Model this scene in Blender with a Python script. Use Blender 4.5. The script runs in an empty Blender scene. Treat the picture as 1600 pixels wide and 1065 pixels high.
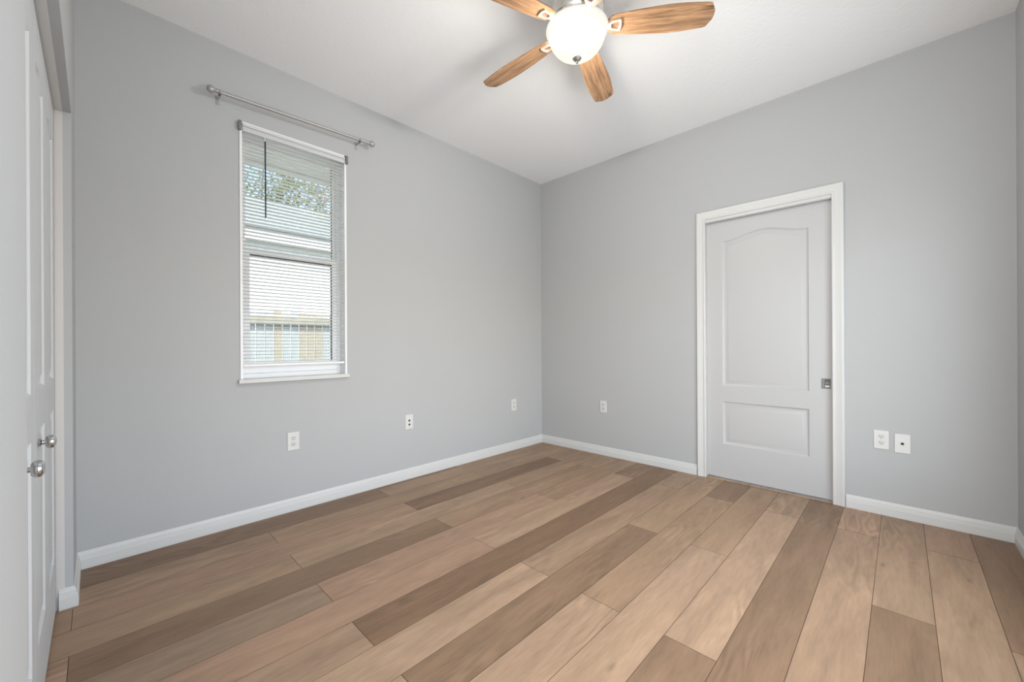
import bpy, bmesh, math, random
from mathutils import Vector, Matrix
random.seed(7)
SC = bpy.context.scene
COL = SC.collection
PI = math.pi

# ------------------------------------------------------------------ camera
YAW, ROLL = math.radians(44.0439), math.radians(-0.2931)
CAM = Vector((-3.3844, -2.8247, 1.0621))
cd = bpy.data.cameras.new('camera')
cam = bpy.data.objects.new('camera', cd)
COL.objects.link(cam)
d = Vector((math.cos(YAW), math.sin(YAW), 0))
r0 = Vector((math.sin(YAW), -math.cos(YAW), 0))
u0 = Vector((0, 0, 1))
r = r0 * math.cos(ROLL) + u0 * math.sin(ROLL)
u = u0 * math.cos(ROLL) - r0 * math.sin(ROLL)
cam.matrix_world = Matrix(((r.x, u.x, -d.x, CAM.x), (r.y, u.y, -d.y, CAM.y), (r.z, u.z, -d.z, CAM.z), (0, 0, 0, 1)))
cd.sensor_width = 36.0
cd.lens = 628.715 / 1600 * 36.0
cd.shift_y = (538.13 - 532.5) / 1600
cd.clip_start = 0.01
SC.camera = cam

# ------------------------------------------------------------------ exposure, sky, sun
SC.view_settings.view_transform = 'Standard'
SC.view_settings.look = 'None'
SC.view_settings.gamma = 1
SC.view_settings.use_curve_mapping = False
SC.view_settings.exposure = 0.10
LAMP_W = 44.0          # each bulb of the fan light
W = bpy.data.worlds.new('sky')
SC.world = W
W.use_nodes = True
wn, wl = W.node_tree.nodes, W.node_tree.links
wn.clear()
wo = wn.new('ShaderNodeOutputWorld')
wb = wn.new('ShaderNodeBackground')
ws = wn.new('ShaderNodeTexSky')
ws.sky_type = 'NISHITA'
ws.sun_disc = False
ws.sun_elevation = math.radians(48)
ws.sun_rotation = math.radians(200)
ws.altitude = 20
ws.dust_density = 2.0
wb.inputs['Strength'].default_value = 0.46
wl.new(ws.outputs[0], wb.inputs[0])
wl.new(wb.outputs[0], wo.inputs[0])
sl = bpy.data.lights.new('sun', 'SUN')
sl.energy = 6.0
sl.angle = math.radians(0.6)
sl.color = (1.0, 0.96, 0.9)
sun = bpy.data.objects.new('sun', sl)
COL.objects.link(sun)
sun.rotation_euler = Vector((-0.25, 0.52, -1.10)).to_track_quat('-Z', 'Y').to_euler()

# added fill light, set in a made-up window behind the camera
al = bpy.data.lights.new('added_near_fill', 'AREA')
al.shape = 'RECTANGLE'
al.size, al.size_y = 2.65, 1.50
al.energy = 48.0
al.color = (0.90, 0.96, 1.0)
alo = bpy.data.objects.new('added_near_fill', al)
COL.objects.link(alo)
alo.location = (-1.95, -3.36, 1.10)
alo.rotation_euler = (math.radians(90), 0, 0)

# second fill light, put in an unseen doorway invented beside the camera
hl = bpy.data.lights.new('added_hall_fill', 'AREA')
hl.shape = 'RECTANGLE'
hl.size, hl.size_y = 1.9, .78
hl.energy = 34.0
hl.color = (0.95, 0.98, 1.0)
hlo = bpy.data.objects.new('added_hall_fill', hl)
COL.objects.link(hlo)
hlo.location = (-3.54, -2.78, 1.03)
hlo.rotation_euler = (0, math.radians(-90), 0)

# ------------------------------------------------------------------ materials
def nodes(name):
    m = bpy.data.materials.new(name)
    m.use_nodes = True
    n, l = m.node_tree.nodes, m.node_tree.links
    return m, n, l, n['Principled BSDF']

def mat(name, rgb, rough=0.6, metal=0.0, spec=0.5, noise=0.0, nscale=40.0, bump=0.0, bscale=200.0, stretch=None):
    m, n, l, b = nodes(name)
    b.inputs['Roughness'].default_value = rough
    b.inputs['Metallic'].default_value = metal
    b.inputs['Specular IOR Level'].default_value = spec
    b.inputs['Base Color'].default_value = (*rgb, 1)
    tc = n.new('ShaderNodeTexCoord')
    src = tc.outputs['Object']
    if stretch:
        mp = n.new('ShaderNodeMapping')
        mp.inputs['Scale'].default_value = stretch
        l.new(src, mp.inputs[0])
        src = mp.outputs[0]
    if noise:
        t = n.new('ShaderNodeTexNoise')
        t.inputs['Scale'].default_value = nscale
        t.inputs['Detail'].default_value = 4
        l.new(src, t.inputs['Vector'])
        mx = n.new('ShaderNodeMix')
        mx.data_type = 'RGBA'
        mx.inputs['A'].default_value = (*[c * (1 - noise) for c in rgb], 1)
        mx.inputs['B'].default_value = (*[min(1, c * (1 + noise)) for c in rgb], 1)
        l.new(t.outputs['Fac'], mx.inputs['Factor'])
        l.new(mx.outputs['Result'], b.inputs['Base Color'])
    if bump:
        t2 = n.new('ShaderNodeTexNoise')
        t2.inputs['Scale'].default_value = bscale
        t2.inputs['Detail'].default_value = 3
        l.new(src, t2.inputs['Vector'])
        bp = n.new('ShaderNodeBump')
        bp.inputs['Strength'].default_value = bump
        bp.inputs['Distance'].default_value = 0.004
        l.new(t2.outputs['Fac'], bp.inputs['Height'])
        l.new(bp.outputs[0], b.inputs['Normal'])
    return m

M = {}
M['wall'] = mat('wall_grey_paint', (0.445, 0.449, 0.452), 0.75, spec=0.2, noise=0.015, nscale=3, bump=0.10, bscale=160)
M['ceiling'] = mat('ceiling_white_paint', (0.88, 0.88, 0.88), 0.9, spec=0.2, bump=0.35, bscale=55)
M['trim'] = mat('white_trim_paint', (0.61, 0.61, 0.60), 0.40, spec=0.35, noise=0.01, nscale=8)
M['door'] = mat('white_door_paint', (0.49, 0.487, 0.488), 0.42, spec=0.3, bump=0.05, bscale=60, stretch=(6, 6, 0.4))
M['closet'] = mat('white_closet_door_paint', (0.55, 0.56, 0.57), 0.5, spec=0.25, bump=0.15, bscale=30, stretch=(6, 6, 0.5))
M['jamb'] = mat('jamb_paint', (0.60, 0.57, 0.55), 0.5)
M['nickel'] = mat('brushed_nickel', (0.80, 0.77, 0.72), 0.32, metal=0.8, noise=0.05, nscale=60)
M['pan'] = mat('dark_light_pan', (0.03, 0.03, 0.028), 0.8, spec=0.1)
M['finial'] = mat('dull_nickel_finial', (0.30, 0.28, 0.26), 0.45, metal=0.8)
M['iron'] = mat('bright_nickel_iron', (0.86, 0.81, 0.72), 0.35, metal=0.6)
M['chrome'] = mat('polished_chrome', (0.55, 0.55, 0.56), 0.08, metal=1.0)
M['rod'] = mat('satin_silver', (0.40, 0.395, 0.385), 0.45, metal=0.5)
M['pull'] = mat('satin_nickel_pull', (0.22, 0.22, 0.21), 0.6, metal=0.3)
M['pull_dark'] = mat('pull_recess', (0.11, 0.11, 0.10), 0.7)
M['plate'] = mat('white_plastic_plate', (0.64, 0.64, 0.625), 0.4)
M['outlet'] = mat('outlet_plastic', (0.58, 0.58, 0.565), 0.4)
M['dark'] = mat('black_plastic', (0.015, 0.015, 0.017), 0.5)
M['slot'] = mat('slot_dark', (0.05, 0.05, 0.05), 0.7)
M['vinyl'] = mat('white_vinyl', (0.80, 0.80, 0.81), 0.35)
M['headrail'] = mat('grey_headrail', (0.56, 0.57, 0.58), 0.45)
M['bracket'] = mat('blind_bracket', (0.17, 0.17, 0.165), 0.5)
M['cord'] = mat('white_cord', (0.75, 0.75, 0.73), 0.8)
M['gasket_shade'] = mat('black_gasket_shade', (0.05, 0.055, 0.06), 0.8)
M['gap_shade'] = mat('under_threshold_shadow_gap', (0.10, 0.055, 0.03), 0.8)  # dark colour stands in for shade in the gap by the door strip

# slats: thin vinyl that lets a little light through
m, n, l, b = nodes('blind_slat_vinyl')
b.inputs['Base Color'].default_value = (0.90, 0.90, 0.89, 1)
b.inputs['Roughness'].default_value = 0.4
tr = n.new('ShaderNodeBsdfTranslucent')
tr.inputs[0].default_value = (0.92, 0.91, 0.88, 1)
mx = n.new('ShaderNodeMixShader')
mx.inputs[0].default_value = 0.5
l.new(b.outputs[0], mx.inputs[1])
l.new(tr.outputs[0], mx.inputs[2])
l.new(mx.outputs[0], n['Material Output'].inputs[0])
M['slat'] = m

# window glass
m, n, l, b = nodes('window_glass')
n.remove(b)
tp = n.new('ShaderNodeBsdfTransparent')
tp.inputs[0].default_value = (0.95, 0.98, 0.97, 1)
gl = n.new('ShaderNodeBsdfGlossy')
gl.inputs['Roughness'].default_value = 0.02
fr = n.new('ShaderNodeFresnel')
fr.inputs[0].default_value = 1.12
mx = n.new('ShaderNodeMixShader')
l.new(fr.outputs[0], mx.inputs[0])
l.new(tp.outputs[0], mx.inputs[1])
l.new(gl.outputs[0], mx.inputs[2])
l.new(mx.outputs[0], n['Material Output'].inputs[0])
M['glass'] = m

# lamp bowl: lit frosted glass, partly see-through so the bulbs inside light the room
def frosted(name, opaque, glow):
    m, n, l, b = nodes(name)
    n.remove(b)
    tp = n.new('ShaderNodeBsdfTransparent')
    tp.inputs[0].default_value = (1.0, 0.98, 0.94, 1)
    em = n.new('ShaderNodeEmission')
    em.inputs[0].default_value = (1.0, 0.97, 0.87, 1)
    em.inputs[1].default_value = glow
    gl = n.new('ShaderNodeBsdfGlossy')
    gl.inputs['Roughness'].default_value = 0.25
    a1 = n.new('ShaderNodeMixShader')
    a1.inputs[0].default_value = 0.04
    l.new(em.outputs[0], a1.inputs[1])
    l.new(gl.outputs[0], a1.inputs[2])
    mx = n.new('ShaderNodeMixShader')
    mx.inputs[0].default_value = opaque
    l.new(tp.outputs[0], mx.inputs[1])
    l.new(a1.outputs[0], mx.inputs[2])
    l.new(mx.outputs[0], n['Material Output'].inputs[0])
    return m
M['bowl'] = frosted('lit_frosted_glass', 0.66, 1.08)
M['rim'] = frosted('lit_thick_glass_rim', 0.92, 0.90)

# wood with long grain; tint and offset of each board come from mesh attributes
def wood(name, grain_axis_scale, tint=None, rough=0.45, contrast=0.14, bump=0.05):
    m, n, l, b = nodes(name)
    b.inputs['Roughness'].default_value = rough
    b.inputs['Specular IOR Level'].default_value = 0.35
    tc = n.new('ShaderNodeTexCoord')
    src = tc.outputs['Object']
    if tint is None:
        at = n.new('ShaderNodeAttribute')
        at.attribute_name = 'tint'
        tcol = at.outputs['Color']
        ao = n.new('ShaderNodeAttribute')
        ao.attribute_name = 'offset'
        va = n.new('ShaderNodeVectorMath')
        va.operation = 'ADD'
        l.new(src, va.inputs[0])
        l.new(ao.outputs['Vector'], va.inputs[1])
        src = va.outputs[0]
    else:
        rg = n.new('ShaderNodeRGB')
        rg.outputs[0].default_value = (*tint, 1)
        tcol = rg.outputs[0]
    def noise(scale, detail, dist=0.0, mul=(1, 1, 1)):
        mp = n.new('ShaderNodeMapping')
        mp.inputs['Scale'].default_value = mul
        l.new(src, mp.inputs[0])
        t = n.new('ShaderNodeTexNoise')
        t.inputs['Scale'].default_value = scale
        t.inputs['Detail'].default_value = detail
        t.inputs['Distortion'].default_value = dist
        l.new(mp.outputs[0], t.inputs['Vector'])
        return t.outputs['Fac']
    def math_(op, a, c):
        x = n.new('ShaderNodeMath')
        x.operation = op
        for i, v in enumerate((a, c)):
            if isinstance(v, (int, float)):
                x.inputs[i].default_value = v
            else:
                l.new(v, x.inputs[i])
        return x.outputs[0]
    gx = grain_axis_scale
    fine = noise(1.0, 5, 0.3, (gx[0] * 8, gx[1] * 10, 30))        # streaks
    broad = noise(1.0, 3, 0.6, (gx[0] * 1.3, gx[1] * 1.4, 4))     # soft cloudy bands
    # cathedral rings: sine of a distorted broad field
    ring = noise(1.0, 2, 0.2, (gx[0] * 0.8, gx[1] * 0.7, 2))
    ring = math_('SINE', math_('MULTIPLY', ring, 75.0), 0)
    mask = noise(1.0, 2, 0.0, (gx[0] * 0.9, gx[1] * 0.35, 1))
    mr = n.new('ShaderNodeMapRange')
    mr.inputs[1].default_value = 0.50
    mr.inputs[2].default_value = 0.66
    l.new(mask, mr.inputs[0])
    ring = math_('MULTIPLY', ring, mr.outputs[0])
    v = math_('MULTIPLY', math_('SUBTRACT', fine, 0.5), 1.5 * contrast)
    v = math_('ADD', v, math_('MULTIPLY', math_('SUBTRACT', broad, 0.5), 2.6 * contrast))
    v = math_('ADD', v, math_('MULTIPLY', ring, 0.5 * contrast))
    v = math_('ADD', v, 1.0)
    # knots
    vor = n.new('ShaderNodeTexVoronoi')
    mp = n.new('ShaderNodeMapping')
    mp.inputs['Scale'].default_value = (gx[0] * 1.1, gx[1] * 0.55, 1)
    l.new(src, mp.inputs[0])
    l.new(mp.outputs[0], vor.inputs['Vector'])
    vor.inputs['Scale'].default_value = 1.0
    mk = n.new('ShaderNodeMapRange')
    mk.inputs[1].default_value = 0.0
    mk.inputs[2].default_value = 0.065
    mk.inputs[3].default_value = 0.62
    mk.inputs[4].default_value = 1.0
    l.new(vor.outputs['Distance'], mk.inputs[0])
    v = math_('MULTIPLY', v, mk.outputs[0])
    mx = n.new('ShaderNodeVectorMath')
    mx.operation = 'SCALE'
    l.new(tcol, mx.inputs[0])
    l.new(v, mx.inputs['Scale'])
    l.new(mx.outputs[0], b.inputs['Base Color'])
    bp = n.new('ShaderNodeBump')
    bp.inputs['Strength'].default_value = bump
    bp.inputs['Distance'].default_value = 0.003
    l.new(fine, bp.inputs['Height'])
    l.new(bp.outputs[0], b.inputs['Normal'])
    return m
M['floor'] = wood('plank_floor_wood', (1.6, 9, 1), contrast=0.30)
M['blade'] = wood('fan_blade_wood', (2.2, 34, 1), tint=(0.34, 0.195, 0.105), rough=0.4, contrast=0.8, bump=0.02)

# ------------------------------------------------------------------ mesh helpers
def add_box(bm, lo, hi, bevel=0.0, seg=2):
    lo, hi = Vector(lo), Vector(hi)
    res = bmesh.ops.create_cube(bm, size=1.0)
    vs = res['verts']
    c, s = (lo + hi) / 2, hi - lo
    for v in vs:
        v.co = Vector((v.co.x * s.x, v.co.y * s.y, v.co.z * s.z)) + c
    if bevel > 0:
        es = list({e for v in vs for e in v.link_edges})
        bmesh.ops.bevel(bm, geom=es, offset=bevel, segments=seg, affect='EDGES', profile=0.5)
    return vs

def add_tube(bm, p, q, r1, r2=None, seg=16, cap=True):
    p, q = Vector(p), Vector(q)
    r2 = r1 if r2 is None else r2
    ax = (q - p)
    rot = ax.to_track_quat('Z', 'Y').to_matrix().to_4x4()
    mtx = Matrix.Translation((p + q) / 2) @ rot
    bmesh.ops.create_cone(bm, cap_ends=cap, segments=seg, radius1=r1, radius2=r2, depth=ax.length, matrix=mtx)

def add_lathe(bm, prof, mtx=None, seg=32):
    """prof: list of (radius, height)"""
    mtx = mtx or Matrix()
    rings = []
    for (rr, zz) in prof:
        if rr < 1e-6:
            rings.append([bm.verts.new(mtx @ Vector((0, 0, zz)))])
        else:
            rings.append([bm.verts.new(mtx @ Vector((rr * math.cos(2 * PI * i / seg), rr * math.sin(2 * PI * i / seg), zz))) for i in range(seg)])
    for a, b_ in zip(rings, rings[1:]):
        for i in range(seg):
            j = (i + 1) % seg
            if len(a) == 1 and len(b_) > 1:
                bm.faces.new((a[0], b_[j], b_[i]))
            elif len(b_) == 1 and len(a) > 1:
                bm.faces.new((a[i], a[j], b_[0]))
            elif len(a) > 1:
                bm.faces.new((a[i], a[j], b_[j], b_[i]))

def add_sphere(bm, c, rad, scale=(1, 1, 1), useg=20, vseg=12):
    mtx = Matrix.Translation(c) @ Matrix.Diagonal((*scale, 1))
    bmesh.ops.create_uvsphere(bm, u_segments=useg, v_segments=vseg, radius=rad, matrix=mtx)

def add_prism(bm, pts, lo, hi, axis):
    """closed outline pts (2-D) extruded from lo to hi along axis 0/1/2"""
    def P(a, b_, h):
        return {0: (h, a, b_), 1: (a, h, b_), 2: (a, b_, h)}[axis]
    A = [bm.verts.new(P(a, b_, lo)) for a, b_ in pts]
    B = [bm.verts.new(P(a, b_, hi)) for a, b_ in pts]
    k = len(pts)
    bm.faces.new(A)
    bm.faces.new(B[::-1])
    for i in range(k):
        j = (i + 1) % k
        bm.faces.new((A[i], B[i], B[j], A[j]))

def obj(name, bm, material, parent=None, smooth=False, angle=35):
    bmesh.ops.recalc_face_normals(bm, faces=bm.faces)
    me = bpy.data.meshes.new(name)
    bm.to_mesh(me)
    bm.free()
    for mm in (material if isinstance(material, (list, tuple)) else [material]):
        me.materials.append(mm)
    o = bpy.data.objects.new(name, me)
    COL.objects.link(o)
    if parent:
        o.parent = parent
        o.matrix_parent_inverse = Matrix()
        root = parent
        while root.parent:
            root = root.parent
        pm = Matrix.Translation(root.location)
        me.transform(pm.inverted())
    if smooth:
        for p in me.polygons:
            p.use_smooth = True
        me.set_sharp_from_angle(angle=math.radians(angle))
    return o

def tag(o, label=None, cat=None, group=None, kind=None):
    if label: o['label'] = label
    if cat: o['category'] = cat
    if group: o['group'] = group
    if kind: o['kind'] = kind
    return o

def thing(name, label, cat, loc=(0, 0, 0), group=None, kind=None):
    o = bpy.data.objects.new(name, None)
    o.empty_display_size = 0.05
    COL.objects.link(o)
    o.location = loc
    return tag(o, label, cat, group, kind)

def struct(name, bm, material, label, cat):
    return tag(obj(name, bm, material), label, cat, kind='structure')

B = bmesh.new

# ------------------------------------------------------------------ room shell
H = 2.81
XC = -3.452          # closet wall face
YN = -3.266          # near wall face
WX0, WX1, WZ0, WZ1 = -2.787, -2.150, 0.862, 2.400     # window opening
DY0, DY1, DZ = -2.500, -1.700, 2.018                  # door opening
CY0, CY1, CZ = -1.945, -0.375, 2.022                  # closet opening
XB = -4.16           # closet back

bm = B()
add_box(bm, (XB - .12, 0, -.2), (WX0, .15, H + .1))
add_box(bm, (WX1, 0, -.2), (.12, .15, H + .1))
add_box(bm, (WX0, 0, -.2), (WX1, .15, WZ0 - .004))
add_box(bm, (WX0, 0, WZ1), (WX1, .15, H + .1))
struct('wall_left', bm, M['wall'], 'grey painted wall with the window and curtain rod', 'wall')

bm = B()
add_box(bm, (0, DY1, -.2), (.12, 0, H + .1))
add_box(bm, (0, YN - .12, -.2), (.12, DY0, H + .1))
add_box(bm, (0, DY0, DZ), (.12, DY1, H + .1))
struct('wall_right', bm, M['wall'], 'grey painted wall with the white panelled door', 'wall')

NX0, NX1, NZ0, NZ1 = -3.30, -.60, .33, 1.87             # unseen opening added for the fill light behind the camera
bm = B()
add_box(bm, (XB - .12, YN - .12, -.2), (NX0, YN, H + .1))
add_box(bm, (NX1, YN - .12, -.2), (0, YN, H + .1))
add_box(bm, (NX0, YN - .12, -.2), (NX1, YN, NZ0))
add_box(bm, (NX0, YN - .12, NZ1), (NX1, YN, H + .1))
struct('wall_near', bm, M['wall'], 'grey wall at the extreme right edge, meeting the door wall', 'wall')

bm = B()
TH = 0.10
add_box(bm, (XC - TH, CY1, 0), (XC, 0, H))
HY0, HY1, HZ = -3.19, -2.37, 2.04                       # unseen doorway cut for the side fill light
add_box(bm, (XC - TH, HY1, 0), (XC, CY0, H))
add_box(bm, (XC - TH, YN, 0), (XC, HY0, H))
add_box(bm, (XC - TH, HY0, HZ), (XC, HY1, H))
add_box(bm, (XB, -2.25, 0), (XC - TH, -2.15, H))        # partition between the added hall and the closet
add_box(bm, (XC - TH, CY0, CZ), (XC, CY1, H))
struct('wall_closet', bm, M['wall'], 'narrow grey wall around the closet opening at far left', 'wall')

bm = B()
add_box(bm, (XB - .12, YN, -.2), (XB, 0, H + .1))
struct('wall_back', bm, M['wall'], 'back wall inside the closet behind the white doors', 'wall')

bm = B()
add_box(bm, (XB, YN, H), (0, 0, H + .1))
struct('ceiling', bm, M['ceiling'], 'white textured ceiling above the fan', 'ceiling')

# floor: one mesh of individual planks over a dark base
YS, DYP, XJ = -3.093, 0.1789, [-4.2, -3.453, -2.704, -1.946, -1.200, -0.428, 0.115]
LT = (0.361, 0.240, 0.157)
MD = (0.318, 0.207, 0.128)
ML = (0.322, 0.212, 0.136)
DK = (0.202, 0.121, 0.071)
DM = (0.227, 0.142, 0.087)
GR = (0.282, 0.195, 0.131)
PK = (0.350, 0.221, 0.146)
# every row: plank end points (x) and tone of each plank, from the closet to the door wall
ROWS = {
 -1: [(-4.16, -1.2, MD), (-1.2, .115, DM)],
  0: [(-4.16, -1.946, MD), (-1.946, -.428, ML), (-.428, .115, PK)],
  1: [(-4.16, -2.704, ML), (-2.704, -1.2, DM), (-1.2, .115, ML)],
  2: [(-4.16, -1.946, ML), (-1.946, -.428, ML), (-.428, .115, PK)],
  3: [(-4.16, -2.704, LT), (-2.704, .115, DM)],
  4: [(-4.16, -1.946, DM), (-1.946, -.428, LT), (-.428, .115, ML)],
  5: [(-4.16, -2.704, MD), (-2.704, -1.2, LT), (-1.2, .115, MD)],
  6: [(-4.16, -1.946, LT), (-1.946, -.428, MD), (-.428, .115, DM)],
  7: [(-4.16, -2.704, LT), (-2.704, -1.2, DM), (-1.2, .115, MD)],
  8: [(-4.16, -1.946, LT), (-1.946, -.428, ML), (-.428, .115, ML)],
  9: [(-4.16, -2.704, LT), (-2.704, .115, DK)],
 10: [(-4.16, -3.453, MD), (-3.453, -1.946, PK), (-1.946, -.428, LT), (-.428, .115, DM)],
 11: [(-4.16, -2.704, GR), (-2.704, -1.2, PK), (-1.2, .115, MD)],
 12: [(-4.16, -3.453, PK), (-3.453, -1.946, DM), (-1.946, -.428, MD), (-.428, .115, MD)],
 13: [(-4.16, -2.704, ML), (-2.704, -1.2, LT), (-1.2, .115, ML)],
 14: [(-4.16, -3.453, MD), (-3.453, -1.946, PK), (-1.946, -.428, DK), (-.428, .115, MD)],
 15: [(-4.16, -2.704, ML), (-2.704, -1.2, MD), (-1.2, .115, ML)],
 16: [(-4.16, -1.946, DK), (-1.946, -.428, MD), (-.428, .115, MD)],
 17: [(-4.16, -1.2, DK), (-1.2, .115, MD)],
}
bm = B()
tint = bm.loops.layers.float_color.new('tint')
offs = bm.faces.layers.float_vector.new('offset')
rnd = random.Random(21)
G = 0.0007
for k, planks in ROWS.items():
    y0, y1 = max(YS + DYP * k, YN), min(YS + DYP * (k + 1), 0)
    for x0, x1, c in planks:
        x1m = x1
        ya, yb, xa, xb = y0 + G, y1 - G, x0 + G, x1m - G
        e = 0.0003
        top = [bm.verts.new(p) for p in ((xa + e, ya + e, 0), (xb - e, ya + e, 0), (xb - e, yb - e, 0), (xa + e, yb - e, 0))]
        bot = [bm.verts.new(p) for p in ((xa, ya, -.0012), (xb, ya, -.0012), (xb, yb, -.0012), (xa, yb, -.0012))]
        fs = [bm.faces.new(top)]
        for i in range(4):
            j = (i + 1) % 4
            fs.append(bm.faces.new((bot[i], bot[j], top[j], top[i])))
        jit = 1 + rnd.uniform(-.04, .04)
        ov = Vector((rnd.uniform(-40, 40), rnd.uniform(-40, 40), rnd.uniform(-40, 40)))
        for f in fs:
            f[offs] = ov
            q = jit if f is fs[0] else jit * .4          # board sides tinted darker so the seams read dark
            for lp in f.loops:
                lp[tint] = (c[0] * q, c[1] * q, c[2] * q, 1)
vs = add_box(bm, (XB, YN, -.2), (.12, 0, -.0015))
for f in {f for v in vs for f in v.link_faces}:
    for lp in f.loops:
        lp[tint] = (0.10, 0.06, 0.035, 1)
struct('floor', bm, M['floor'], 'floor of wide light brown wood planks', 'floor')

# baseboards
BB = [(0, 0), (.0145, 0), (.0150, .012), (.0140, .046), (.0115, .050), (.0115, .055), (.0090, .058), (.0085, .066), (.0055, .074), (.0040, .0805), (.0022, .0825), (0, .0825)]
def sweep(bm, path, inward, prof):
    """profile (t, z) swept along a plan polyline; inward[i] is the plan offset per unit of t at point i"""
    rings = []
    for (x, y), (ox, oy) in zip(path, inward):
        rings.append([bm.verts.new((x + ox * t, y + oy * t, z)) for t, z in prof])
    k = len(prof)
    for a, b_ in zip(rings, rings[1:]):
        for i in range(k - 1):
            bm.faces.new((a[i], b_[i], b_[i + 1], a[i + 1]))
        bm.faces.new((a[k - 1], b_[k - 1], b_[0], a[0]))
    bm.faces.new(rings[0])
    bm.faces.new(rings[-1][::-1])
bm = B(); sweep(bm, [(XC, 0), (0, 0)], [(1, -1), (-1, -1)], BB)
struct('baseboard_left', bm, M['trim'], 'white moulded baseboard along the window wall', 'baseboard')
bm = B(); sweep(bm, [(0, 0), (0, -1.634)], [(-1, -1), (-1, 0)], BB)
struct('baseboard_right', bm, M['trim'], 'white baseboard between the far corner and the door', 'baseboard')
bm = B(); sweep(bm, [(0, -2.564), (0, YN)], [(-1, 0), (-1, 1)], BB)
struct('baseboard_door_side', bm, M['trim'], 'white baseboard right of the door below two plates', 'baseboard')
bm = B(); sweep(bm, [(0, YN), (XC, YN)], [(-1, 1), (1, 1)], BB)
struct('baseboard_near', bm, M['trim'], 'white baseboard turning out at the bottom right corner', 'baseboard')
bm = B(); sweep(bm, [(XC, 0), (XC, CY1), (XC - .040, CY1)], [(1, -1), (1, -1), (0, -1)], BB)
struct('baseboard_closet', bm, M['trim'], 'short white baseboard wrapping round the closet corner', 'baseboard')

# ------------------------------------------------------------------ panelled door faces
def panel_loop(p, ins, samples=24):
    """outline of one door panel (u, v) inset by ins; p = (u0, u1, v0, v1, rise)"""
    u0, u1, v0, v1, rise = p
    a, b_, c = u0 + ins, u1 - ins, v0 + ins
    pts = [(a, c), (b_, c)]
    if rise == 0:
        return pts + [(b_, v1 - ins), (a, v1 - ins)]
    for i in range(samples + 1):
        t = 1 - i / samples
        uu = a + (b_ - a) * t
        s = 2 * abs(t - .5)                 # 0 centre, 1 shoulder
        s = min(1, s / .96)
        pts.append((uu, v1 - ins + rise * (0.5 + 0.5 * math.cos(PI * s))))
    return pts

def panel_face(bm, w, h, thick, panels, place, prof):
    """moulded slab; place(u, v, depth) -> world point, depth 0 at the front, positive going in"""
    es = []
    def ring(pts, dep):
        return [bm.verts.new(place(a, b_, dep)) for a, b_ in pts]
    def edges(vs):
        return [bm.edges.new((vs[i], vs[(i + 1) % len(vs)])) for i in range(len(vs))]
    outer = ring([(0, 0), (w, 0), (w, h), (0, h)], 0)
    es += edges(outer)
    holes = []
    for p in panels:
        v = ring(panel_loop(p, 0), 0)
        holes.append((p, v))
        es += edges(v)
    bmesh.ops.triangle_fill(bm, edges=es, use_beauty=True)
    for p, v in holes:
        prev = v
        for ins, dep in prof:
            cur = ring(panel_loop(p, ins), dep)
            for i in range(len(cur)):
                j = (i + 1) % len(cur)
                bm.faces.new((prev[i], prev[j], cur[j], cur[i]))
            prev = cur
        bm.faces.new(prev)
    back = ring([(0, 0), (w, 0), (w, h), (0, h)], thick)
    bm.faces.new(back)
    for i in range(4):
        j = (i + 1) % 4
        bm.faces.new((outer[i], outer[j], back[j], back[i]))
PROF = [(.004, .004), (.010, .0085), (.017, .0095), (.024, .0090), (.040, .0030), (.046, .0022)]

# door_1: the pocket door in the right wall
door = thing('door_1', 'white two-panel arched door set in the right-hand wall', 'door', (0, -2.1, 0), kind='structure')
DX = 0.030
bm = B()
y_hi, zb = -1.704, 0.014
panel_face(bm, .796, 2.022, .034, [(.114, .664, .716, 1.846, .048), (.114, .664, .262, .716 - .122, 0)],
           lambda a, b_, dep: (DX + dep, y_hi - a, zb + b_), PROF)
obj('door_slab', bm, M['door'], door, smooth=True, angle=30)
CAS = [(0, 0), (0, .010), (.004, .0125), (.012, .0125), (.016, .0100), (.024, .0110), (.044, .0150), (.050, .0175), (.060, .0175), (.063, .0150), (.063, 0)]
bm = B()
ci = (-2.497, -1.703, 2.045)
rings = []
for o_, t in CAS:
    rings.append([bm.verts.new(p) for p in ((-t, ci[1] + o_, 0), (-t, ci[1] + o_, ci[2] + o_), (-t, ci[0] - o_, ci[2] + o_), (-t, ci[0] - o_, 0))])
for a, b_ in zip(rings, rings[1:]):
    for i in range(3):
        bm.faces.new((a[i], a[i + 1], b_[i + 1], b_[i]))
bm.faces.new([q[0] for q in rings]); bm.faces.new([q[3] for q in rings][::-1])
obj('door_casing', bm, M['trim'], door, smooth=True, angle=25)
bm = B()
add_box(bm, (-.002, ci[1] - .0, 0), (.12, ci[1] + .006, ci[2]))
add_box(bm, (-.002, ci[0] - .006, 0), (.12, ci[0], ci[2]))
obj('door_jamb', bm, M['trim'], door)
bm = B()
add_box(bm, (-.002, ci[0], 2.026), (.027, ci[1], ci[2] + .004))
add_box(bm, (.068, ci[0], 2.0), (.12, ci[1], ci[2]))
obj('head_jamb', bm, M['trim'], door)
# flush square pull
hp = B()
py, pz = -2.461, .789
add_box(hp, (DX - .004, py - .025, pz - .034), (DX + .001, py + .025, pz + .034), .001)
pull = obj('flush_pull', hp, M['pull'], door)
pull['label'] = 'square satin nickel pocket door pull'
bm = B(); add_box(bm, (DX - .0046, py - .020, pz - .029), (DX - .0036, py + .008, pz + .029))
obj('recess', bm, M['pull_dark'], pull)
bm = B(); add_box(bm, (DX - .0066, py - .019, pz - .024), (DX - .004, py + .005, pz - .012), .0008)
obj('latch', bm, M['plate'], pull)
bm = B(); add_box(bm, (DX - .006, py - .017, pz - .004), (DX - .004, py + .004, pz + .012), .001)
obj('thumb_turn', bm, M['pull'], pull)

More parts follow.
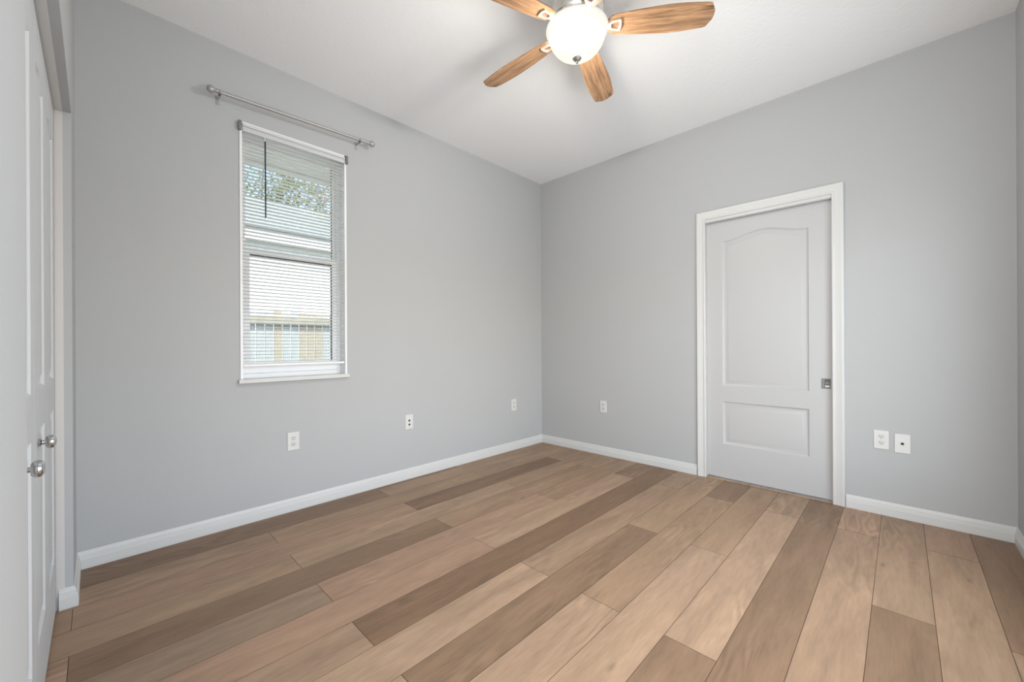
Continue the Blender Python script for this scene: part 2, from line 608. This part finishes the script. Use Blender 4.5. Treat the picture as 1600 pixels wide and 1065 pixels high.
# wood strip under the door
bm = B()
tint = bm.loops.layers.float_color.new('tint')
offs = bm.faces.layers.float_vector.new('offset')
add_box(bm, (-.004, ci[0] + .002, 0), (.11, ci[1] - .002, .0035), .001)
for f in bm.faces:
    f[offs] = (3, 5, 2)
    for lp in f.loops:
        lp[tint] = (.40, .275, .175, 1)
struct('trim_1', bm, M['floor'], 'narrow wood strip on the floor under the door', 'threshold')
bm = B()
add_box(bm, (-.0075, -2.26, 0), (-.0045, -1.83, .0012))
add_box(bm, (-.0075, ci[0] + .0, 0), (-.0045, -2.40, .0012))
struct('trim_2', bm, M['gap_shade'], 'thin dark strip painted as the shadow gap along the door strip', 'painted gap shadow')

# ------------------------------------------------------------------ closet bifold doors
LW = 0.3845
XD = -3.500
def leaf(bm, ya):
    panel_face(bm, LW - .004, 2.000, .030, [(.075, LW - .079, .93, 1.855, .022), (.075, LW - .079, .21, .81, 0)],
               lambda a, b_, dep: (XD - dep, ya - a, .010 + b_), PROF)
def knob(y, parent):
    mt = Matrix.Translation((XD, y, .786)) @ Matrix.Rotation(PI / 2, 4, 'Y')
    bm = B()
    add_lathe(bm, [(0, 0), (.012, 0), (.012, .003), (.0065, .006), (.006, .013)], mt, 24)
    k = obj('knob', bm, M['chrome'], parent, smooth=True)
    bm = B()
    add_lathe(bm, [(.006, .012), (.014, .013), (.0185, .018), (.0195, .0235), (.018, .029), (.012, .033), (.004, .0345), (0, .0345)], mt, 24)
    obj('knob_head', bm, M['chrome'], k, smooth=True)
for nm, y0, kl, lab in (('door_2', -.390, -1.035, 'white bifold closet door pair nearest the window wall'),
                        ('door_3', -.390 - 2 * LW, -1.415, 'white bifold closet door pair at the left edge of the view')):
    t = thing(nm, lab, 'closet door', (XD, y0 - LW, 0), kind='structure')
    for i in range(2):
        bm = B()
        leaf(bm, y0 - LW * i)
        obj('door_leaf', bm, M['closet'], t, smooth=True, angle=30)
    knob(kl, t)
bm = B()
add_box(bm, (XC - .024 - .035, CY0, CZ - .004), (XC - .024, CY1, CZ + .004))
struct('trim_3', bm, M['trim'], 'white bifold track under the closet header', 'closet track')
bm = B()
add_box(bm, (XC - .048, CY1 - .0025, .0), (XC - .024, CY1 + .002, CZ))
struct('trim_4', bm, M['jamb'], 'beige jamb strip beside the closet doors', 'closet jamb')

# ------------------------------------------------------------------ window_1
win = thing('window_1', 'white single-hung window in the left-hand wall', 'window', (-2.4685, 0, WZ0), kind='structure')
bm = B()
f0 = .012
LX0, LX1 = WX0, WX1
add_box(bm, (LX0 - .001, -.006, WZ0), (LX0 + f0, .15, WZ1))
add_box(bm, (LX1 - f0, -.006, WZ0), (LX1 + .001, .15, WZ1))
add_box(bm, (LX0, -.006, WZ1 - f0), (LX1, .15, WZ1 + .001))
obj('window_liner', bm, M['vinyl'], win)
bm = B()
add_box(bm, (WX0 - .012, -.024, WZ0 - .024), (WX1 + .012, .0, WZ0 + .001), .003)
add_box(bm, (WX0 + .0, -.001, WZ0 - .0035), (WX1 - .0, .15, WZ0 + .001))
sill = obj('window_sill', bm, M['trim'], win)
fx0, fx1 = LX0 + f0, LX1 - f0
bm = B()
FY0, FY1 = .075, .145
fw = .022
add_box(bm, (fx0, FY0, WZ0), (fx0 + fw, FY1, WZ1 - f0), .002)
add_box(bm, (fx1 - fw, FY0, WZ0), (fx1, FY1, WZ1 - f0), .002)
add_box(bm, (fx0 + fw, FY0 + .001, WZ1 - f0 - .03), (fx1 - fw, FY1, WZ1 - f0))
add_box(bm, (fx0 + fw, FY0 + .001, WZ0 + .001), (fx1 - fw, FY1, WZ0 + .028))
obj('window_frame', bm, M['vinyl'], win)
def sash(z0, z1, ya, yb, st, rb, rt):
    bm = B()
    add_box(bm, (fx0 + fw, ya, z0), (fx0 + fw + st, yb, z1))
    add_box(bm, (fx1 - fw - st, ya, z0), (fx1 - fw, yb, z1))
    add_box(bm, (fx0 + fw + st, ya + .001, z0), (fx1 - fw - st, yb - .001, z0 + rb))
    add_box(bm, (fx0 + fw + st, ya + .001, z1 - rt), (fx1 - fw - st, yb - .001, z1))
    s = obj('sash', bm, M['vinyl'], win)
    gx0, gx1 = fx0 + fw + st, fx1 - fw - st
    yc = (ya + yb) / 2
    bm = B()
    add_box(bm, (gx0 - .004, yc - .002, z0 + rb - .004), (gx1 + .004, yc + .002, z1 - rt + .004))
    obj('pane', bm, M['glass'], s)
    bm = B()
    g = .004
    add_box(bm, (gx1 - g, ya + .001, z0 + rb), (gx1 + .001, yc, z1 - rt))
    add_box(bm, (gx0, ya + .001, z1 - rt - g), (gx1, yc, z1 - rt + .001))
    obj('gasket_shade', bm, M['gasket_shade'], s)  # black strips: weatherstrip and the painted sash shadow in one
    return s
sash(WZ0 + .030, 1.672, .080, .108, .034, .065, .040)
sash(1.630, WZ1 - f0 - .010, .112, .140, .018, .040, .040)

win2 = thing('added_window', 'wide unseen window added behind the viewpoint for fill light', 'window', ((NX0 + NX1) / 2, YN, NZ0), kind='structure')
bm = B()
for x0, x1, z0, z1 in ((NX0, NX0 + .045, NZ0, NZ1), (NX1 - .045, NX1, NZ0, NZ1), (NX0, NX1, NZ0, NZ0 + .045), (NX0, NX1, NZ1 - .045, NZ1), ((NX0 + NX1) / 2 - .025, (NX0 + NX1) / 2 + .025, NZ0, NZ1)):
    add_box(bm, (x0, YN - .085, z0), (x1, YN - .02, z1), .003)
obj('window_frame', bm, M['vinyl'], win2)

# ------------------------------------------------------------------ mini blind
bl = thing('window_blind', 'white mini blind hanging in the window recess', 'blind', (-2.4685, .02, WZ1 - .005))
bx0, bx1 = fx0 + .003, fx1 - .003
bm = B()
add_box(bm, (fx0 + .002, -.010, 2.345), (fx1 - .002, .030, 2.374), .001)
hr = obj('head_rail', bm, M['headrail'], bl)
bm = B()
add_box(bm, (WX0 + .012, -.020, 2.372), (WX1 - .012, .024, WZ1 - .012 - .001), .002)
obj('valance', bm, M['trim'], bl)
for sx in (WX0 - .008, WX1 - .006):
    bm = B()
    add_box(bm, (sx, -.024, 2.342), (sx + .014, -.0065, 2.397), .001)
    obj('bracket', bm, M['bracket'], bl)
pitch, top, n_sl = 0.0213, 2.330, 65
bm = B()
YB0 = .012
tilt = math.radians(-10)
for i in range(n_sl):
    zc = top - i * pitch
    pr_ = []
    for j in range(5):
        s = -1 + j / 2
        yy = .0125 * s
        zz = .0018 * (1 - s * s) - .0006
        pr_.append((YB0 + yy * math.cos(tilt) - zz * math.sin(tilt), zc + yy * math.sin(tilt) + zz * math.cos(tilt)))
    A = [bm.verts.new((bx0, a, c)) for a, c in pr_]
    Bv = [bm.verts.new((bx1, a, c)) for a, c in pr_]
    A2 = [bm.verts.new((bx0, a, c - .0005)) for a, c in pr_]
    B2 = [bm.verts.new((bx1, a, c - .0005)) for a, c in pr_]
    for j in range(4):
        bm.faces.new((A[j], A[j + 1], Bv[j + 1], Bv[j]))
        bm.faces.new((A2[j], B2[j], B2[j + 1], A2[j + 1]))
    for q, w_ in ((A, A2), (Bv, B2)):
        for j in range(4):
            bm.faces.new((q[j], q[j + 1], w_[j + 1], w_[j]))
    for j in (0, 4):
        bm.faces.new((A[j], Bv[j], B2[j], A2[j]))
zlast = top - (n_sl - 1) * pitch
slats = obj('slats', bm, M['slat'], bl, smooth=True, angle=60)
bm = B()
add_box(bm, (bx0, YB0 - .0125, zlast - .030), (bx1, YB0 + .0125, zlast - .016), .003)
obj('bottom_rail', bm, M['vinyl'], bl)
bm = B()
for sx in (bx0 + .12, bx1 - .12):
    for yy in (YB0 - .0133, YB0 + .0133):
        add_tube(bm, (sx, yy, zlast - .02), (sx, yy, 2.35), .0006, seg=6)
obj('ladder_cord', bm, M['cord'], bl)
bm = B()
add_tube(bm, (-2.656, -.016, 2.318), (-2.655, -.016, 1.850), .0042, .0038, 8)
wd = obj('wand', bm, M['dark'], bl, smooth=True)
wd['label'] = 'thin black tilt wand'
bm = B()
add_tube(bm, (-2.656, -.006, 2.345), (-2.656, -.016, 2.318), .003, seg=8)
obj('wand_hook', bm, M['cord'], wd)

# ------------------------------------------------------------------ curtain rod
P0, P1 = Vector((-2.934, -.07, 2.492)), Vector((-1.988, -.07, 2.521))
ax = (P1 - P0).normalized()
rodt = thing('curtain_rod', 'bare silver curtain rod mounted above the window', 'curtain rod', (P0 + P1) / 2)
bm = B()
mid = P0.lerp(P1, .47)
add_tube(bm, P0 + ax * .02, mid, .0098, seg=20)
add_tube(bm, mid, P1 - ax * .02, .0088, seg=20)
obj('rod', bm, M['rod'], rodt, smooth=True)
for P, s in ((P0, 1), (P1, -1)):
    bm = B()
    mt = Matrix.Translation(P) @ (ax * s).to_track_quat('Z', 'Y').to_matrix().to_4x4()
    add_lathe(bm, [(0, -.021), (.009, -.0195), (.017, -.013), (.0205, -.003), (.019, .007), (.013, .016), (.009, .021), (.0115, .024), (.0115, .030), (.009, .034), (.0085, .046), (0, .046)], mt, 24)
    obj('finial', bm, M['rod'], rodt, smooth=True)
for bxp in (-2.893, -2.075):
    P = P0 + ax * ((bxp - P0.x) / ax.x)
    bm = B()
    add_box(bm, (P.x - .008, -.003, P.z - .045), (P.x + .008, 0, P.z + .012), .001)
    add_box(bm, (P.x - .005, -.074, P.z - .0145), (P.x + .005, -.002, P.z - .0085), .001)
    add_box(bm, (P.x - .005, -.085, P.z - .0145), (P.x + .005, -.080, P.z + .008), .001)
    add_box(bm, (P.x - .005, -.085, P.z - .0145), (P.x + .005, -.055, P.z - .0085), .001)
    add_box(bm, (P.x - .005, -.060, P.z - .0145), (P.x + .005, -.055, P.z + .002), .001)
    obj('bracket', bm, M['rod'], rodt)

# ------------------------------------------------------------------ wall plates
def plate(kind, wall, a, z, label, group=None):
    """kind: duplex | two_jack | one_jack; wall 'left' (a = x) or 'right' (a = y)"""
    if wall == 'left':
        mt = Matrix.Translation((a, 0, z)) @ Matrix.Rotation(PI / 2, 4, 'X')              # local x right, y up, z out (-y)
    else:
        mt = Matrix.Translation((0, a, z)) @ Matrix(((0, 0, -1, 0), (-1, 0, 0, 0), (0, 1, 0, 0), (0, 0, 0, 1)))
    cat = 'wall outlet' if kind == 'duplex' else 'cable plate'
    t = thing('wall_outlet' if kind == 'duplex' else 'cable_plate', label, cat, mt.translation, group)
    def part(name, bm, m, par, smooth=False):
        bmesh.ops.transform(bm, matrix=mt, verts=bm.verts)
        return obj(name, bm, m, par, smooth)
    bm = B(); add_box(bm, (-.035, -.0575, 0), (.035, .0575, .006), .0022, 2)
    part('wall_plate', bm, M['plate'], t)
    if kind == 'duplex':
        for s in (-1, 1):
            cy = s * .0195
            bm = B()
            pts = []
            for i in range(28):
                an = 2 * PI * i / 28
                pts.append((max(-.0165, min(.0165, .0175 * math.cos(an))), cy + max(-.0135, min(.0135, .0175 * math.sin(an)))))
            add_prism(bm, pts, .004, .0078, 2)
            rc = part('receptacle', bm, M['outlet'], t)
            bm = B()
            add_box(bm, (-.0078, cy - .001, .0074), (-.0052, cy + .0085, .0081))
            add_box(bm, (.0052, cy, .0074), (.0075, cy + .0075, .0081))
            bmesh.ops.create_cone(bm, cap_ends=True, segments=12, radius1=.0028, radius2=.0028, depth=.0008, matrix=Matrix.Translation((0, cy - .007, .0078)))
            part('slots', bm, M['slot'], rc)
        bm = B(); bmesh.ops.create_cone(bm, cap_ends=True, segments=14, radius1=.0032, radius2=.0028, depth=.0016, matrix=Matrix.Translation((0, 0, .0066)))
        part('screw', bm, M['outlet'], t)
    else:
        for s in (-1, 1):
            bm = B(); bmesh.ops.create_cone(bm, cap_ends=True, segments=14, radius1=.0032, radius2=.0028, depth=.0016, matrix=Matrix.Translation((0, s * .042, .0066)))
            part('screw', bm, M['outlet'], t)
        for cy in ((.012, -.020) if kind == 'two_jack' else (.0,)):
            bm = B()
            add_lathe(bm, [(.0078, .0055), (.0078, .0085), (.0048, .0085), (.0046, .012), (.0028, .012), (.0026, .009), (0, .009)], Matrix.Translation((0, cy, 0)), 16)
            part('jack', bm, M['slot'], t, True)
plate('duplex', 'left', -2.501, .447, 'white double outlet on the window wall, below the window')
plate('two_jack', 'left', -1.651, .450, 'white plate with two dark jacks on the window wall')
plate('duplex', 'left', -.444, .453, 'small white outlet on the window wall close to the far corner')
plate('duplex', 'right', -.769, .462, 'white outlet on the door wall between far corner and door')
plate('duplex', 'right', -2.734, .462, 'white double outlet right of the door, beside the cable plate')
plate('one_jack', 'right', -2.828, .452, 'white plate with one dark jack, rightmost on the door wall')

# ------------------------------------------------------------------ ceiling fan
FX, FY, BZ = -1.717, -1.672, 2.626
fan = thing('ceiling_fan', 'five-blade wooden ceiling fan with a lit frosted bowl light', 'ceiling fan', (FX, FY, H))
FM = Matrix.Translation((FX, FY, 0))
bm = B()
add_lathe(bm, [(0, H), (.085, H), (.088, H - .012), (.080, H - .03), (.060, H - .045), (0, H - .045)], FM, 40)
obj('canopy', bm, M['nickel'], fan, smooth=True)
bm = B()
add_lathe(bm, [(.05, H - .04), (.095, H - .05), (.125, H - .075), (.130, H - .105), (.118, H - .130), (.120, H - .138), (.108, H - .155), (.085, H - .165), (0, H - .165)], FM, 40)
obj('motor_housing', bm, M['nickel'], fan, smooth=True)
kit = B()
add_lathe(kit, [(0, BZ + .03), (.075, BZ + .03), (.078, BZ + .010), (.066, BZ + .006), (.110, BZ + .004), (.146, BZ), (.146, BZ - .004), (0, BZ - .004)], FM, 40)
obj('light_fitter', kit, M['pan'], fan, smooth=True)
bm = B()
add_lathe(bm, [(.148, BZ), (.152, BZ - .002), (.1535, BZ - .008), (.150, BZ - .016), (.143, BZ - .024), (.1395, BZ - .036), (.1375, BZ - .046)], FM, 64)
rim = obj('bowl_rim', bm, M['rim'], fan, smooth=True, angle=80)
bm = B()
bp = [(.1375, -.042), (.135, -.050), (.128, -.066), (.116, -.084), (.099, -.102), (.077, -.118), (.052, -.129), (.026, -.135), (0, -.137)]
add_lathe(bm, [(a, BZ - .004 + c) for a, c in bp], FM, 64)
bowl = obj('glass_bowl', bm, M['bowl'], fan, smooth=True, angle=80)
bm = B()
zb = BZ - .004 - .134
add_lathe(bm, [(.012, zb + .002), (.0215, zb - .001), (.0225, zb - .005), (.018, zb - .012), (.008, zb - .019), (.0052, zb - .021), (.0072, zb - .026), (.0045, zb - .031), (0, zb - .032)], FM, 24)
obj('bowl_finial', bm, M['finial'], fan, smooth=True)
for k in range(2):
    an = math.radians(-20 + 180 * k)
    ld = bpy.data.lights.new('light_bulb', 'POINT')
    ld.energy = LAMP_W
    ld.color = (1.0, 0.965, 0.91)
    ld.shadow_soft_size = 0.028
    lo = bpy.data.objects.new('light_bulb', ld)
    COL.objects.link(lo)
    lo.parent = fan
    lo.location = (.06 * math.cos(an), .06 * math.sin(an), 2.545 - H)

def blade_bm(a):
    bm = B()
    R0, R1, n = .150, .640, 30
    mt = Matrix.Translation((FX, FY, BZ + .006)) @ Matrix.Rotation(a, 4, 'Z') @ Matrix.Rotation(math.atan(-.214), 4, 'X')
    def half(s):
        return .046 + .024 * math.sin(min(1, s / .72) * PI / 2) - (.013 * max(0, (s - .60) / .40) ** 1.5)
    up, lo_ = [], []
    Rc = .030                               # corner rounding
    for i in range(n + 1):
        s = i / n
        x = R0 + (R1 - R0) * s
        hw = half(s)
        dx = R1 - x
        if dx < Rc:
            hw -= Rc - math.sqrt(max(0, Rc * Rc - (Rc - dx) ** 2))
        if s < .06:
            hw -= .018 * (1 - s / .06) ** 2
        up.append((x, hw)); lo_.append((x, -hw))
    # finer rounding at the tip
    tipx = R1
    pts = up + [(tipx + .006 * math.cos(t), half(1) * .45 * math.sin(t)) for t in (PI / 3, 0, -PI / 3)] + lo_[::-1]
    add_prism(bm, pts, -.003, .003, 2)
    return bm, mt
for k in range(5):
    a = math.radians(-53.2 + 72 * k)
    bm, mt = blade_bm(a)
    bmesh.ops.recalc_face_normals(bm, faces=bm.faces)
    bl_o = obj('fan_blade', bm, M['blade'])
    bl_o.parent = fan
    bl_o.matrix_local = Matrix.Translation((-FX, -FY, -H)) @ mt
    # blade iron: arm and a pierced D plate under the root
    bm = B()
    outer = [(.150, -.012), (.172, -.024), (.208, -.030), (.214, -.018), (.216, 0), (.214, .018), (.208, .030), (.172, .024), (.150, .012)]
    inner = [(.166, -.010), (.180, -.016), (.200, -.020), (.204, -.012), (.2055, 0), (.204, .012), (.200, .020), (.180, .016), (.166, .010)]
    for z0, z1 in ((-.0085, -.003),):
        vo = [[bm.verts.new((x, y, z)) for x, y in outer] for z in (z0, z1)]
        vi = [[bm.verts.new((x, y, z)) for x, y in inner] for z in (z0, z1)]
        kk = len(outer)
        for i in range(kk):
            j = (i + 1) % kk
            bm.faces.new((vo[0][i], vo[0][j], vi[0][j], vi[0][i]))
            bm.faces.new((vo[1][i], vi[1][i], vi[1][j], vo[1][j]))
            bm.faces.new((vo[0][i], vo[1][i], vo[1][j], vo[0][j]))
            bm.faces.new((vi[0][i], vi[0][j], vi[1][j], vi[1][i]))
    add_prism(bm, [(.070, -.016), (.110, -.010), (.156, -.012), (.156, .012), (.110, .010), (.070, .016)], -.009, -.002, 2)
    bmesh.ops.recalc_face_normals(bm, faces=bm.faces)
    ir = obj('blade_iron', bm, M['iron'])
    ir.parent = bl_o
    ir.matrix_local = Matrix()

# ------------------------------------------------------------------ outside the window
GZ = -.20
M['grass'] = mat('lawn_grass', (0.16, 0.22, 0.08), 0.9, noise=0.4, nscale=6)
M['stucco'] = mat('white_stucco', (0.82, 0.82, 0.80), 0.85, bump=0.2, bscale=40)
M['fascia'] = mat('white_fascia', (0.86, 0.86, 0.86), 0.6)
M['shingle'] = mat('pale_shingles', (0.23, 0.26, 0.25), 0.9, noise=0.25, nscale=12)
M['soffit'] = mat('cream_soffit', (0.88, 0.86, 0.76), 0.8)
M['bark'] = mat('bark', (0.13, 0.10, 0.07), 0.9, noise=0.3, nscale=20)
M['picket_blue'] = mat('weathered_blue_grey_picket', (0.47, 0.50, 0.50), 0.85, noise=0.25, nscale=9, stretch=(8, 8, .8))
M['picket_tan'] = mat('weathered_tan_picket', (0.47, 0.42, 0.33), 0.85, noise=0.3, nscale=9, stretch=(8, 8, .8))
M['rail'] = mat('fence_rail_wood', (0.42, 0.39, 0.32), 0.85, noise=0.25, nscale=9)
def leafmat(name, rgb, trc):
    m, n, l, b = nodes(name)
    b.inputs['Base Color'].default_value = (*rgb, 1)
    b.inputs['Roughness'].default_value = .6
    tr = n.new('ShaderNodeBsdfTranslucent')
    tr.inputs[0].default_value = (*trc, 1)
    mx = n.new('ShaderNodeMixShader')
    mx.inputs[0].default_value = .4
    l.new(b.outputs[0], mx.inputs[1]); l.new(tr.outputs[0], mx.inputs[2])
    l.new(mx.outputs[0], n['Material Output'].inputs[0])
    return m
M['leaf'] = leafmat('olive_leaves', (.17, .21, .07), (.35, .40, .12))
M['leaf_orange'] = leafmat('orange_leaves', (.50, .24, .06), (.75, .40, .10))

bm = B()
add_box(bm, (-14, 2.6, GZ - .2), (22, 30, GZ))
struct('ground', bm, M['grass'], 'lawn outside beyond the window', 'lawn')
M['concrete'] = mat('pale_bounce_ground', (0.70, 0.69, 0.66), 0.9, noise=0.1, nscale=5)
bm = B()
add_box(bm, (-14, .15, GZ - .2), (22, 2.6, GZ))
struct('path', bm, M['concrete'], 'unseen pale ground strip added outside to bounce light upward', 'path')  # pale ground added to reflect light up at the soffit and slats
bm = B()
add_box(bm, (-8, .15, 2.50), (6, .78, 2.53))
add_box(bm, (-8, .78, 2.48), (6, .82, 2.64))
struct('trim_5', bm, M['soffit'], 'cream roof overhang outside above the window', 'roof overhang')
bm = B()
add_box(bm, (-8, YN - 3, H + .1), (6, .82, H + .2))
struct('roof', bm, M['fascia'], 'roof slab over the room', 'roof')

house = thing('neighbour_house', 'white house with pale roof seen through the window', 'house', (0, 4.26, GZ))
bm = B(); add_box(bm, (-8, 4.26, GZ), (12, 12.3, 2.72))
obj('house_wall', bm, M['stucco'], house)
bm = B(); add_box(bm, (-8.6, 4.1, 2.65), (12.6, 4.13, 2.87)); add_box(bm, (-8.6, 4.1301, 2.66), (12.6, 4.30, 2.68))
obj('fascia', bm, M['fascia'], house)
bm = B()
add_prism(bm, [(4.06, 2.87), (8.5, 4.70), (12.9, 2.87), (12.9, 2.83), (8.5, 4.65), (4.06, 2.83)], -8.6, 12.6, 0)
obj('roof_shingles', bm, M['shingle'], house)

fence = thing('board_fence', 'weathered board fence seen through the lower sash', 'fence', (-1.2, 2.8, GZ))
rf = random.Random(3)
x = -3.6
while x < 1.6:
    wdt = .098
    bm = B()
    t = 1.475 + rf.uniform(-.02, .03)
    add_box(bm, (x, 2.80, GZ), (x + wdt - .010, 2.818, t))
    obj('picket', bm, M['picket_tan'] if rf.random() < (.85 if -1.55 < x < -1.0 else .12) else M['picket_blue'], fence)
    x += wdt
for z0 in (.05, 1.34):
    bm = B(); add_box(bm, (-3.6, 2.755, z0), (1.6, 2.80, z0 + .09), .003)
    obj('rail', bm, M['rail'], fence)
for px in (-3.0, -.62, 1.4):
    bm = B(); add_box(bm, (px, 2.72, GZ), (px + .09, 2.80, 1.50), .004)
    obj('post', bm, M['rail'], fence)

def tree(name, label, base, height, crown, n_leaf, mats, seed, clusters):
    rt = random.Random(seed)
    t = thing(name, label, 'tree', base)
    bx, by, bz = base
    bm = B()
    add_tube(bm, base, (bx + .1, by, bz + height * .55), .16, .10, 10)
    cl = []
    for i in range(clusters):
        an, rr = rt.uniform(0, 2 * PI), crown * math.sqrt(rt.random())
        c = Vector((bx + rr * math.cos(an), by + rr * math.sin(an) * .8, bz + height * rt.uniform(.45, 1.0)))
        cl.append(c)
        add_tube(bm, (bx + .1, by, bz + height * .5), c, .05, .012, 6)
    obj('trunk', bm, M['bark'], t, smooth=True)
    bms = [B() for _ in mats]
    for i in range(n_leaf):
        c = rt.choice(cl)
        p = c + Vector((rt.gauss(0, .45), rt.gauss(0, .45), rt.gauss(0, .32)))
        bmx = bms[0 if rt.random() < .55 or len(mats) == 1 else 1]
        s = rt.uniform(.05, .11)
        ax1 = Vector((rt.gauss(0, 1), rt.gauss(0, 1), rt.gauss(0, .5))).normalized()
        ax2 = ax1.cross(Vector((rt.gauss(0, 1), rt.gauss(0, 1), rt.gauss(0, 1)))).normalized()
        nn = ax1.cross(ax2) * s * .2
        q = [p - ax1 * s, p + ax2 * s * .5 + nn, p + ax1 * s, p - ax2 * s * .5 + nn]
        bmx.faces.new([bmx.verts.new(v) for v in q])
    for bmx, mm in zip(bms, mats):
        tag(obj('foliage', bmx, mm, t), kind='stuff')
tree('tree', 'olive green tree rising behind the neighbouring roof', (1.0, 15.5, GZ), 9.5, 2.3, 5200, [M['leaf']], 5, 34)
tree('tree', 'tree with some orange leaves right of the olive tree', (5.6, 23.0, GZ), 11.6, 2.2, 4200, [M['leaf'], M['leaf_orange']], 9, 22)
